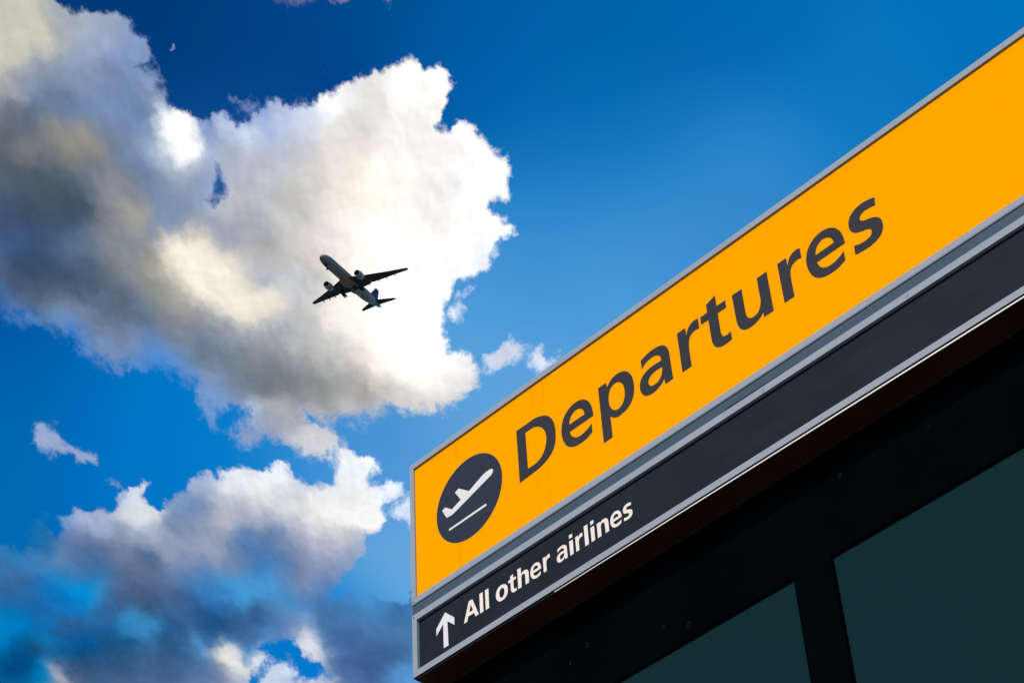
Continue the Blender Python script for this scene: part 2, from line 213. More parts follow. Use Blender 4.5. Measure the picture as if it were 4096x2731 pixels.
world = bpy.data.worlds.new('World'); SC.world = world; world.use_nodes = True
wt = world.node_tree; WN, WL = wt.nodes, wt.links
for n in list(WN): WN.remove(n)
def wn(t, **kw):
    n = WN.new(t)
    for k, v in kw.items(): setattr(n, k, v)
    return n
def wmath(op, *a, clamp=False):
    n = wn('ShaderNodeMath', operation=op, use_clamp=clamp)
    for i, v in enumerate(a):
        if isinstance(v, (int, float)): n.inputs[i].default_value = v
        else: WL.new(v, n.inputs[i])
    return n.outputs[0]
def wvec(op, *a, out=0):
    n = wn('ShaderNodeVectorMath', operation=op)
    for i, v in enumerate(a):
        if isinstance(v, (tuple, list)): n.inputs[i].default_value = v
        elif isinstance(v, (int, float)):
            (n.inputs['Scale'] if op == 'SCALE' else n.inputs[i]).default_value = v
        else: WL.new(v, (n.inputs['Scale'] if (op == 'SCALE' and i == 1) else n.inputs[i]))
    return n.outputs['Value' if out else 0]
def comb(x, y, z):
    n = wn('ShaderNodeCombineXYZ')
    for i, v in enumerate((x, y, z)):
        if isinstance(v, (int, float)): n.inputs[i].default_value = v
        else: WL.new(v, n.inputs[i])
    return n.outputs[0]
def profile(src, cols):
    """three 1-D profiles of src in one node; returns a vector in 0..1"""
    n = wn('ShaderNodeRGBCurve'); mp = n.mapping
    mp.use_clip = False
    N = len(cols[0])
    for c in range(3):
        cv = mp.curves[c]; v = cols[c]
        cv.points[0].location = (0, float(v[0])); cv.points[1].location = (1, float(v[-1]))
        for i in range(1, N - 1): cv.points.new(i / (N - 1), float(v[i]))
        for p in cv.points: p.handle_type = 'VECTOR'
    mp.update()
    WL.new(src, n.inputs['Color'])
    return n.outputs[0]
def cmix(op, a, b):
    n = wn('ShaderNodeMix', data_type='RGBA', blend_type=op)
    n.inputs[0].default_value = 1.0
    WL.new(a, n.inputs[6]); WL.new(b, n.inputs[7])
    return n.outputs[2]
def field(grid, rank, sc, tc_):
    """smooth 2-D profile grid[t, s] as a short sum of products of curves"""
    mean = float(grid.mean())
    U, S, V = np.linalg.svd(grid - mean, full_matrices=False)
    acc = None
    for k in range(0, rank, 3):
        A = [V[j] * S[j] * np.abs(U[:, j]).max() for j in range(k, k + 3)]
        B = [U[:, j] / np.abs(U[:, j]).max() for j in range(k, k + 3)]
        d = cmix('MULTIPLY', profile(sc, A), profile(tc_, B))
        acc = d if acc is None else cmix('ADD', acc, d)
    q = wn('ShaderNodeSeparateColor'); WL.new(acc, q.inputs[0])
    return wmath('ADD', wmath('ADD', wmath('ADD', q.outputs[0], q.outputs[1]), q.outputs[2]), mean)
def noise(vec, scale, detail, rough=0.55, dim='3D', color=False, dist=0.0, w=None):
    n = wn('ShaderNodeTexNoise', noise_dimensions=dim)
    n.inputs['Scale'].default_value = scale; n.inputs['Detail'].default_value = detail
    n.inputs['Roughness'].default_value = rough; n.inputs['Distortion'].default_value = dist
    WL.new(vec, n.inputs['Vector'])
    return n.outputs['Color' if color else 0]

tc = wn('ShaderNodeTexCoord')
D = wvec('NORMALIZE', tc.outputs['Generated'])
sep = wn('ShaderNodeSeparateXYZ'); WL.new(D, sep.inputs[0])
zc = wmath('MAXIMUM', sep.outputs[2], 0.06)
s_ = wmath('DIVIDE', wvec('DOT_PRODUCT', D, (KX, KY, 0), out=1), zc)
t_ = wmath('DIVIDE', wvec('DOT_PRODUCT', D, (HX, HY, 0), out=1), zc)
P = comb(s_, t_, 0.37)
Q = comb(s_, wmath('MULTIPLY', t_, 0.58), 0.37)       # rounder texture space
# turbulence: displace the layer coordinates at three sizes
w1 = wvec('SCALE', wvec('SUBTRACT', noise(Q, 10, 2, color=True), (.5, .5, .5)), 0.016)
w2 = wvec('SCALE', wvec('SUBTRACT', noise(Q, 40, 4, 0.62, color=True), (.5, .5, .5)), 0.026)
wsum = wvec('ADD', w1, w2)
Pw = wvec('ADD', P, wvec('MULTIPLY', wsum, (1, 1.7, 0)))
Qw = wvec('ADD', Q, wsum)
sp = wn('ShaderNodeSeparateXYZ'); WL.new(Pw, sp.inputs[0])
def unit(v, a, b):
    x = wmath('MULTIPLY_ADD', v, 1 / (b - a), -a / (b - a), clamp=True)
    n = wn('ShaderNodeCombineColor')
    for i in range(3): WL.new(x, n.inputs[i])
    return n.outputs[0]
SU, TU = unit(sp.outputs[0], S0, S1), unit(sp.outputs[1], T0, T1)
spl = wn('ShaderNodeSeparateXYZ'); WL.new(P, spl.inputs[0])
SUs, TUs = unit(spl.outputs[0], A0, A1), unit(spl.outputs[1], B0, B1)

cov = field(cover_g, 78, SU, TU)
reach = wmath('MAXIMUM', wmath('MINIMUM', field(reach_g, 18, SUs, TUs), 1.0), 0.0)
big = noise(Q, 4.2, 3, 0.5)
cov_far = wmath('MULTIPLY_ADD', wmath('SUBTRACT', big, 0.5), 3.2, 0.36, clamp=True)
cov = wmath('MULTIPLY_ADD', wmath('SUBTRACT', cov, cov_far), reach, cov_far)
n_edge = noise(Qw, 36, 5, 0.62)
n_fine = noise(Q, 150, 3, 0.62)
cv = wmath('MULTIPLY_ADD', wmath('SUBTRACT', n_edge, 0.5), 1.0, cov)
cv = wmath('MULTIPLY_ADD', wmath('SUBTRACT', n_fine, 0.5), 0.45, cv)
# curling filaments along the rims
fil = wmath('SUBTRACT', 1.0, wmath('MULTIPLY', wmath('ABSOLUTE', wmath('SUBTRACT', noise(Qw, 62, 3, 0.55), 0.5)), 5.0), clamp=True)
cv = wmath('MULTIPLY_ADD', wmath('SUBTRACT', fil, 0.45), 0.17, cv)
mr = wn('ShaderNodeMapRange', interpolation_type='SMOOTHSTEP')
WL.new(cv, mr.inputs[0]); mr.inputs[1].default_value = 0.33; mr.inputs[2].default_value = 0.78
alpha = mr.outputs[0]
# no cloud below the horizon
alpha = wmath('MULTIPLY', alpha, wmath('MULTIPLY_ADD', sep.outputs[2], 12.0, -0.7, clamp=True))

# cloud brightness: profiles + billows lit from upper right
cr_ = field(cloud_g[..., 0], 54, SU, TU)
cg_ = field(cloud_g[..., 1], 54, SU, TU)
cb_ = field(cloud_g[..., 2], 54, SU, TU)
col = comb(cr_, cg_, cb_)
tone = wmath('MULTIPLY_ADD', wmath('SUBTRACT', noise(Q, 7.5, 3, 0.5), 0.5), 2.2, 0.55, clamp=True)
fm_ = wn('ShaderNodeVectorMath', operation='SCALE'); fm_.inputs[0].default_value = (0.36, 0.33, 0.25)
WL.new(tone, fm_.inputs['Scale'])
far = wvec('ADD', fm_.outputs[0], (0.58, 0.61, 0.69))
col = wvec('ADD', far, wvec('SCALE', wvec('SUBTRACT', col, far), reach))
Qs = wvec('ADD', Q, wvec('SCALE', wsum, 0.55))
bil_a = noise(Qs, 13, 4, 0.50)
bil_b = noise(wvec('ADD', Qs, (-0.013, 0.011, 0)), 13, 4, 0.50)
fin_a = noise(Qs, 48, 3, 0.52)
fin_b = noise(wvec('ADD', Qs, (-0.0035, 0.003, 0)), 48, 3, 0.52)
relief = wmath('MULTIPLY', wmath('SUBTRACT', bil_b, bil_a), 0.40)
relief2 = wmath('MULTIPLY', wmath('SUBTRACT', fin_b, fin_a), 0.26)
mott = wmath('MULTIPLY', wmath('SUBTRACT', bil_a, 0.5), 0.16)
det = wmath('ADD', wmath('ADD', wmath('ADD', relief, relief2), mott), 1.03)
col = wvec('SCALE', col, det)
gm = wn('ShaderNodeGamma'); WL.new(wvec('MAXIMUM', col, (0, 0, 0)), gm.inputs[0]); gm.inputs[1].default_value = 2.2
cloud_col = wvec('SCALE', gm.outputs[0], 10.0)

sky = wn('ShaderNodeTexSky', sky_type='NISHITA', sun_disc=False)
sky.sun_elevation = SUN_EL; sky.sun_rotation = SUN_AZ
g = comb(*[field(gain_g[..., c], 9, SUs, TUs) for c in range(3)])
g = wvec('MAXIMUM', g, (0, 0, 0))
clear = wvec('MULTIPLY', sky.outputs[0], wvec('MULTIPLY', g, g))
mix = wn('ShaderNodeMix', data_type='RGBA')
WL.new(alpha, mix.inputs[0]); WL.new(clear, mix.inputs[6]); WL.new(cloud_col, mix.inputs[7])
bg = wn('ShaderNodeBackground'); bg.inputs[1].default_value = 0.1
WL.new(mix.outputs[2], bg.inputs[0])
wo = wn('ShaderNodeOutputWorld'); WL.new(bg.outputs[0], wo.inputs[0])
world.cycles.sampling_method = 'MANUAL'; world.cycles.sample_map_resolution = 512

# ================================================================== helpers
def link(o, parent=None):
    COL.objects.link(o)
    if parent is not None: o.parent = parent
    return o
def empty(name, label, cat, loc=(0, 0, 0), group=None):
    o = bpy.data.objects.new(name, None); link(o); o.location = loc
    o.empty_display_size = 0.2
    o['label'] = label; o['category'] = cat
    if group: o['group'] = group
    return o
def mesh(name, verts, faces, mats, parent=None, smooth=False, fm=None):
    me = bpy.data.meshes.new(name)
    me.from_pydata([tuple(v) for v in verts], [], faces)
    for mt in (mats if isinstance(mats, (list, tuple)) else [mats]): me.materials.append(mt)
    if fm: me.polygons.foreach_set('material_index', fm)
    if smooth: me.polygons.foreach_set('use_smooth', [True] * len(me.polygons))
    me.update()
    bm = bmesh.new(); bm.from_mesh(me); bmesh.ops.recalc_face_normals(bm, faces=bm.faces); bm.to_mesh(me); bm.free()
    return link(bpy.data.objects.new(name, me), parent)
class MB:
    def __init__(s): s.v, s.f = [], []
    def add(s, v, f):
        n = len(s.v); s.v += [tuple(p) for p in v]; s.f += [tuple(i + n for i in q) for q in f]; return s
    def box(s, x0, x1, y0, y1, z0, z1):
        v = [(x, y, z) for x in (x0, x1) for y in (y0, y1) for z in (z0, z1)]
        return s.add(v, [(0, 1, 3, 2), (4, 6, 7, 5), (0, 4, 5, 1), (2, 3, 7, 6), (0, 2, 6, 4), (1, 5, 7, 3)])
    def loft(s, rings, caps=True, closed=True):
        n = len(rings[0]); v = [p for r in rings for p in r]; f = []
        for i in range(len(rings) - 1):
            for j in range(n if closed else n - 1):
                k = (j + 1) % n
                f.append((i * n + j, i * n + k, (i + 1) * n + k, (i + 1) * n + j))
        if caps: f += [tuple(range(n)), tuple((len(rings) - 1) * n + j for j in range(n))]
        return s.add(v, f)
    def tube(s, a, b, ra, rb=None, n=12):
        a, b = Vector(a), Vector(b); rb = ra if rb is None else rb
        q = (b - a).to_track_quat('Z', 'Y')
        return s.loft([[c + q @ Vector((r * math.cos(2 * math.pi * i / n), r * math.sin(2 * math.pi * i / n), 0))
                        for i in range(n)] for c, r in ((a, ra), (b, rb))])
    def build(s, name, mat, parent=None, smooth=False, fm=None): return mesh(name, s.v, s.f, mat, parent, smooth, fm)

def mat(name, color, rough=0.5, metal=0.0, spec=0.5, var=0.0, scale=4.0, fn=None, stretch=(1, 1, 1), bump=0.0, coat=0.0):
    m = bpy.data.materials.new(name); m.use_nodes = True
    nt = m.node_tree; b = nt.nodes['Principled BSDF']
    b.inputs['Base Color'].default_value = (*color, 1); b.inputs['Roughness'].default_value = rough
    b.inputs['Metallic'].default_value = metal; b.inputs['Specular IOR Level'].default_value = spec
    b.inputs['Coat Weight'].default_value = coat
    N, L = nt.nodes, nt.links
    tc = N.new('ShaderNodeTexCoord'); mp = N.new('ShaderNodeMapping'); mp.inputs['Scale'].default_value = stretch
    L.new(tc.outputs['Object'], mp.inputs[0])
    if var > 0 or bump > 0:
        nz = N.new('ShaderNodeTexNoise'); nz.inputs['Scale'].default_value = scale; nz.inputs['Detail'].default_value = 7
        nz.inputs['Roughness'].default_value = 0.6
        L.new(mp.outputs[0], nz.inputs['Vector'])
        if var > 0:
            r = N.new('ShaderNodeMapRange'); r.inputs[1].default_value = 0.25; r.inputs[2].default_value = 0.75
            r.inputs[3].default_value = 1 - var; r.inputs[4].default_value = 1 + var
            L.new(nz.outputs[0], r.inputs[0])
            vm = N.new('ShaderNodeVectorMath'); vm.operation = 'SCALE'; vm.inputs[0].default_value = color
            L.new(r.outputs[0], vm.inputs['Scale']); L.new(vm.outputs[0], b.inputs['Base Color'])
        if bump > 0:
            bp_ = N.new('ShaderNodeBump'); bp_.inputs['Strength'].default_value = bump; bp_.inputs['Distance'].default_value = 0.01
            L.new(nz.outputs[0], bp_.inputs['Height']); L.new(bp_.outputs[0], b.inputs['Normal'])
    if fn: fn(nt, b, tc, mp)
    return m
def nmath(nt, op, *a, clamp=False):
    n = nt.nodes.new('ShaderNodeMath'); n.operation = op; n.use_clamp = clamp
    for i, v in enumerate(a):
        if isinstance(v, (int, float)): n.inputs[i].default_value = v
        else: nt.links.new(v, n.inputs[i])
    return n.outputs[0]
def nnoise(nt, vec, scale, detail=6, rough=0.6, stretch=None):
    if stretch:
        mp = nt.nodes.new('ShaderNodeMapping'); mp.inputs['Scale'].default_value = stretch
        nt.links.new(vec, mp.inputs[0]); vec = mp.outputs[0]
    n = nt.nodes.new('ShaderNodeTexNoise'); n.inputs['Scale'].default_value = scale
    n.inputs['Detail'].default_value = detail; n.inputs['Roughness'].default_value = rough
    nt.links.new(vec, n.inputs['Vector']); return n.outputs[0]
def base_scaled(nt, b, factor):
    """multiply whatever feeds Base Color by factor"""
    s = b.inputs['Base Color']
    vm = nt.nodes.new('ShaderNodeVectorMath'); vm.operation = 'SCALE'
    if s.links: nt.links.new(s.links[0].from_socket, vm.inputs[0])
    else: vm.inputs[0].default_value = s.default_value[:3]
    nt.links.new(factor, vm.inputs['Scale']); nt.links.new(vm.outputs[0], s)

def drips(nt, b, tc, mp):
    """old water runs down the face of the sign (sign coordinates, metres)"""
    sp = nt.nodes.new('ShaderNodeSeparateXYZ'); nt.links.new(tc.outputs['Object'], sp.inputs[0])
    wob = nnoise(nt, tc.outputs['Object'], 3.0, 4, 0.6)
    x = nmath(nt, 'ADD', sp.outputs[0], nmath(nt, 'MULTIPLY', nmath(nt, 'SUBTRACT', wob, 0.5), 0.03))
    tot = None
    for x0, w, k in ((0.405, .010, .20), (1.055, .010, .08), (1.145, .012, .11), (1.62, .006, .05), (2.62, .006, .05), (0.20, .006, .05)):
        d = nmath(nt, 'DIVIDE', nmath(nt, 'SUBTRACT', x, x0), w)
        e = nmath(nt, 'MULTIPLY', nmath(nt, 'SUBTRACT', 1.0, nmath(nt, 'ABSOLUTE', d), clamp=True), k)
        tot = e if tot is None else nmath(nt, 'ADD', tot, e)
    br = nnoise(nt, tc.outputs['Object'], 2.2, 5, 0.6, (1, 1, 0.6))
    tot = nmath(nt, 'MULTIPLY', tot, nmath(nt, 'MULTIPLY_ADD', br, 2.4, -0.45, clamp=True))
    spk = nnoise(nt, tc.outputs['Object'], 60, 3, 0.6)
    spk = nmath(nt, 'MULTIPLY', nmath(nt, 'SUBTRACT', spk, 0.66, clamp=True), 0.5)
    top = nmath(nt, 'MULTIPLY', nmath(nt, 'SUBTRACT', sp.outputs[2], 1.36, clamp=True), 0.8)
    top_mottle = nmath(nt, 'MULTIPLY', top, nnoise(nt, tc.outputs['Object'], 9, 5, 0.7))  # mottled darkening towards the top of the face
    base_scaled(nt, b, nmath(nt, 'SUBTRACT', nmath(nt, 'SUBTRACT', nmath(nt, 'SUBTRACT', 1.0, tot), spk), top_mottle))
def grimy(nt, b, tc, mp):
    """dirt specks and scratches on the aluminium"""
    a = nnoise(nt, tc.outputs['Object'], 26, 7, 0.72, (0.5, 1, 1.6))
    s1 = nmath(nt, 'MULTIPLY', nmath(nt, 'SUBTRACT', a, 0.60, clamp=True), 3.0)
    c = nnoise(nt, tc.outputs['Object'], 2.1, 4, 0.6)
    s1 = nmath(nt, 'MULTIPLY', s1, nmath(nt, 'MULTIPLY_ADD', c, 3.0, -1.1, clamp=True))
    d = nnoise(nt, tc.outputs['Object'], 220, 4, 0.6, (0.08, 1, 1))
    br = nmath(nt, 'MULTIPLY_ADD', d, 0.14, 0.93)
    base_scaled(nt, b, nmath(nt, 'MULTIPLY', br, nmath(nt, 'SUBTRACT', 1.0, s1, clamp=True)))

M = {}
M['yellow'] = mat('yellow_acrylic', (1.0, 0.358, 0.0), 0.45, spec=0.00, var=0.018, scale=0.9, fn=drips)
M['dark'] = mat('slate_acrylic', (0.0165, 0.0195, 0.027), 0.5, spec=0.05, var=0.22, scale=5, stretch=(.5, 1, 1.6), fn=drips)
M['letter'] = mat('charcoal_vinyl', (0.042, 0.040, 0.042), 0.55, spec=0.03, var=0.05, scale=6, fn=drips)
M['disc'] = mat('blue_grey_vinyl', (0.032, 0.040, 0.056), 0.55, spec=0.03, var=0.06, scale=6, fn=drips)
M['white'] = mat('white_vinyl', (0.88, 0.74, 0.63), 0.5, spec=0.05, var=0.02, scale=8)
M['whiteicon'] = mat('pale_vinyl', (0.78, 0.72, 0.67), 0.5, spec=0.05, var=0.02, scale=8)
M['alu'] = mat('brushed_aluminium', (0.315, 0.33, 0.36), 0.5, metal=0.0, spec=0.12, var=0.05, scale=3, fn=grimy)
M['band'] = mat('grey_infill', (0.062, 0.088, 0.115), 0.55, spec=0.10, var=0.07, scale=2.0, fn=grimy)
M['black'] = mat('black_rubber', (0.004, 0.004, 0.004), 0.8, spec=0.1)
M['soffit'] = mat('dark_brown_soffit', (0.05, 0.018, 0.004), 0.7, spec=0.1, var=0.3, scale=1.5)
M['sealant'] = mat('aged_sealant', (0.035, 0.032, 0.024), 0.8, spec=0.1, var=0.4, scale=30)

def spots(nt, b, tc, mp):
    """dried ring-shaped water marks on the dark cladding"""
    v = nt.nodes.new('ShaderNodeTexVoronoi'); v.inputs['Scale'].default_value = 7.5
    mpp = nt.nodes.new('ShaderNodeMapping'); mpp.inputs['Scale'].default_value = (1, 0.01, 0.8)
    nt.links.new(tc.outputs['Object'], mpp.inputs[0]); nt.links.new(mpp.outputs[0], v.inputs['Vector'])
    d = v.outputs['Distance']
    ring = nmath(nt, 'SUBTRACT', 1.0, nmath(nt, 'MULTIPLY', nmath(nt, 'ABSOLUTE', nmath(nt, 'SUBTRACT', d, 0.075)), 40), clamp=True)
    sep_ = nt.nodes.new('ShaderNodeSeparateColor'); nt.links.new(v.outputs['Color'], sep_.inputs[0])
    pick = nmath(nt, 'GREATER_THAN', sep_.outputs[0], 0.66)
    ring = nmath(nt, 'MULTIPLY', ring, pick)
    ring = nmath(nt, 'MULTIPLY', ring, nnoise(nt, tc.outputs['Object'], 30, 3))
    mx = nt.nodes.new('ShaderNodeMix'); mx.data_type = 'RGBA'
    s = b.inputs['Base Color']
    nt.links.new(s.links[0].from_socket, mx.inputs[6]); mx.inputs[7].default_value = (0.012, 0.03, 0.055, 1)
    nt.links.new(nmath(nt, 'MULTIPLY', ring, 0.9), mx.inputs[0]); nt.links.new(mx.outputs[2], s)
M['clad'] = mat('black_green_cladding', (0.0007, 0.0019, 0.0022), 0.8, spec=0.0, var=0.6, scale=1.1, fn=spots)
M['reveal'] = mat('black_frame_paint', (0.0006, 0.0006, 0.0009), 0.8, spec=0.0)
M['glass'] = mat('teal_glass', (0.0040, 0.0220, 0.0250), 0.35, spec=0.05, var=0.02, scale=0.4)
M['ground'] = mat('concrete_apron', (0.13, 0.12, 0.108), 0.9, spec=0.2, var=0.15, scale=0.2)
lamp = bpy.data.materials.new('light_strip'); lamp.use_nodes = True
_b = lamp.node_tree.nodes['Principled BSDF']; _b.inputs['Base Color'].default_value = (.8, .76, .7, 1)
_b.inputs['Emission Color'].default_value = (1, 0.94, 0.86, 1); _b.inputs['Emission Strength'].default_value = 0.9

# ================================================================== ground
g_ = MB().add([(-9000, -9000, 0), (9000, -9000, 0), (9000, 9000, 0), (-9000, 9000, 0)], [(0, 1, 2, 3)]).build('ground', M['ground'])
g_['kind'] = 'structure'

# ================================================================== terminal building under the sign
SX, SY, SZ = -7.2818, 6.5, 7.6497       # lower left front corner of the sign
WY = 6.685                              # face of the wall
WX1 = 3.0
bld = empty('terminal_building', 'black green clad terminal wall with teal windows below the departures sign', 'building', (SX, WY, 0))
WT = 7.058 ; WB = 3.4
wins = [(-6.35, -4.745), (-4.520, -2.9), (-2.67, -1.14), (-0.88, 0.74), (1.0, 2.62)]
cl = MB()
RD = 0.012; TH = 0.28
ztop = SZ + 0.02
cl.box(0, WX1 - SX, 0, TH, WT, SZ - 0.002)
cl.box(0, WX1 - SX, 0, TH, 0, WB)
xs_ = [SX] + [v for w in wins for v in w] + [WX1]
for i in range(0, len(xs_), 2): cl.box(xs_[i] - SX, xs_[i + 1] - SX, 0, TH, WB, WT)
cl.build('wall', M['clad'], bld)
MB().box(0, 0.28, TH, 6, 0, SZ - .002).box(WX1 - SX - .28, WX1 - SX, TH, 6, 0, SZ - .002).box(0.28, WX1 - SX - .28, 5.7, 6, 0, SZ - .002).build('side_wall', M['clad'], bld)
MB().box(0, WX1 - SX, TH + .001, 6, SZ, SZ + .15).build('roof', M['reveal'], bld)
for a, b_ in wins:
    a -= SX; b_ -= SX
    fr = MB()
    fw = 0.010
    for q in ((a, b_, WT - fw, WT), (a, b_, WB, WB + fw), (a, a + fw, WB + fw, WT - fw), (b_ - fw, b_, WB + fw, WT - fw)):
        fr.box(q[0] + .0005, q[1] - .0005, RD - 0.005, RD + .03, q[2] + .0005, q[3] - .0005)
    w_ = fr.build('window', M['reveal'], bld)
    MB().box(a + fw, b_ - fw, RD, RD + 0.02, WB + fw, WT - fw).build('pane', M['glass'], w_)
MB().box(0.0, WX1 - SX, -0.006, -0.0005, SZ - 0.014, SZ - 0.003).build('sealant_bead', M['sealant'], bld)

# ================================================================== the sign
sgn = empty('airport_sign', 'long yellow departures sign in aluminium frame over a dark airlines strip', 'sign', (SX, SY, SZ))
W_ = WX1 - SX
Z = dict(ot=1.4932, yt=1.4524, yb=0.5262, fb=0.4870, lt=0.4136, dt=0.3699, db=0.0407, ob=0.0)
YL, DL = 0.0363, 0.0390
YR, DR = 0.011, 0.019        # recess of the yellow face and of the dark face behind the frame front
def bar(name, pts, y0, y1, m, parent):
    n = len(pts)
    v = [(x, y0, z) for x, z in pts] + [(x, y1, z) for x, z in pts]
    f = [tuple(range(n)), tuple(range(n, 2 * n))] + [(i, (i + 1) % n, n + (i + 1) % n, n + i) for i in range(n)]
    o = mesh(name, v, f, m, parent)
    bv = o.modifiers.new('bevel', 'BEVEL'); bv.width = 0.0012; bv.segments = 2
    return o
G_ = 0.0004
def framing(x0, x1, zb, zt, zbi, zti, li, depth):
    fr = bar('frame', [(x0 + G_, zt), (x1 - G_, zt), (x1 - li - G_, zti), (x0 + li + G_, zti)], 0, depth, M['alu'], sgn)
    bar('frame', [(x0 + G_, zb), (x1 - G_, zb), (x1 - li - G_, zbi), (x0 + li + G_, zbi)], 0, depth, M['alu'], sgn)
    bar('frame', [(x0, zb + G_), (x0, zt - G_), (x0 + li, zti - G_), (x0 + li, zbi + G_)], 0, depth, M['alu'], sgn)
    bar('frame', [(x1, zb + G_), (x1, zt - G_), (x1 - li, zti - G_), (x1 - li, zbi + G_)], 0, depth, M['alu'], sgn)
framing(0, W_, Z['fb'], Z['ot'], Z['yb'], Z['yt'], YL, 0.10)
framing(0.0, W_, Z['ob'], Z['lt'], Z['db'], Z['dt'], DL, 0.10)
# thin bead along the foot of the upper frame, grey infill strip between the frames
bar('bead', [(0.004, Z['fb'] - .0055), (W_, Z['fb'] - .0055), (W_, Z['fb'] - .0015), (0.004, Z['fb'] - .0015)], 0.0005, 0.03, M['alu'], sgn)
MB().box(0.001, W_ - .001, 0.006, 0.09, Z['lt'] + .0005, Z['fb'] - .006).build('infill_strip', M['band'], sgn)
pan = MB().box(YL + .0005, W_ - YL - .0005, YR, YR + 0.006, Z['yb'] + .0005, Z['yt'] - .0005).build('yellow_panel', M['yellow'], sgn)
drk = MB().box(DL + .0005, W_ - DL - .0005, DR, DR + 0.006, Z['db'] + .0005, Z['dt'] - .0005).build('dark_panel', M['dark'], sgn)
MB().box(0.0, W_, 0.1005, 0.55, -.001 + .002, Z['ot'] - 0.004).build('sign_box', M['black'], sgn)
MB().box(0.002, W_ - .002, 0.0205, 0.1845, -0.004, -0.0005).build('soffit', M['soffit'], sgn)
MB().box(0.002, W_ - .002, 0.0005, 0.0105, -0.003, -0.0005).build('edge_seal', M['black'], sgn)
# bright slot of the sign's own lighting along its lower edge, closing up towards the left
v = []
for x, w in ((1.12, .0008), (1.5, .0016), (2.2, .003), (3.2, .0048), (W_ - .002, .006)):
    for y in (0.0125, 0.0125 + w):
        for z in (-0.0045, -0.0005): v.append((x, y, z))
MB().loft([[v[4 * i + j] for j in (0, 1, 3, 2)] for i in range(5)]).build('light_strip', lamp, sgn)
# black capping that shows above the top rail towards the near end
MB().loft([[(x, .012, 1.4934), (x, .09, 1.4934), (x, .09, 1.4934 + h), (x, .012, 1.4934 + h)] for x, h in ((1.4, .0005), (3.2, .006), (5.0, .011), (6.8, .016), (W_, .02))]).build('capping', M['black'], sgn)
# the infill strip has sprung loose and leaves a black gap
MB().loft([[(x, .002, .4141), (x, .0055, .4141), (x, .0055, .4141 + h), (x, .002, .4141 + h)] for x, h in ((2.38, .0012), (2.44, .010), (2.60, .009), (2.8, .005), (3.0, .0010))]).build('gap', M['black'], sgn)
for x, z, a in ((3.59, .392, .9), (2.67, .386, 1.2)):
    c, s = math.cos(a) * .013, math.sin(a) * .013
    MB().loft([[(x - c - .0012, -.0008, z - s), (x - c + .0012, -.0008, z - s), (x - c + .0012, 0.0002, z - s), (x - c - .0012, 0.0002, z - s)],
               [(x + c - .0012, -.0008, z + s), (x + c + .0012, -.0008, z + s), (x + c + .0012, 0.0002, z + s), (x + c - .0012, 0.0002, z + s)]]).build('scratch', M['sealant'], sgn)
for x, z in ((0.018, .500), (0.016, .395)):
    MB().tube((x, -0.0018, z), (x, 0.002, z), .0035, n=10).build('rivet', M['sealant'], sgn)

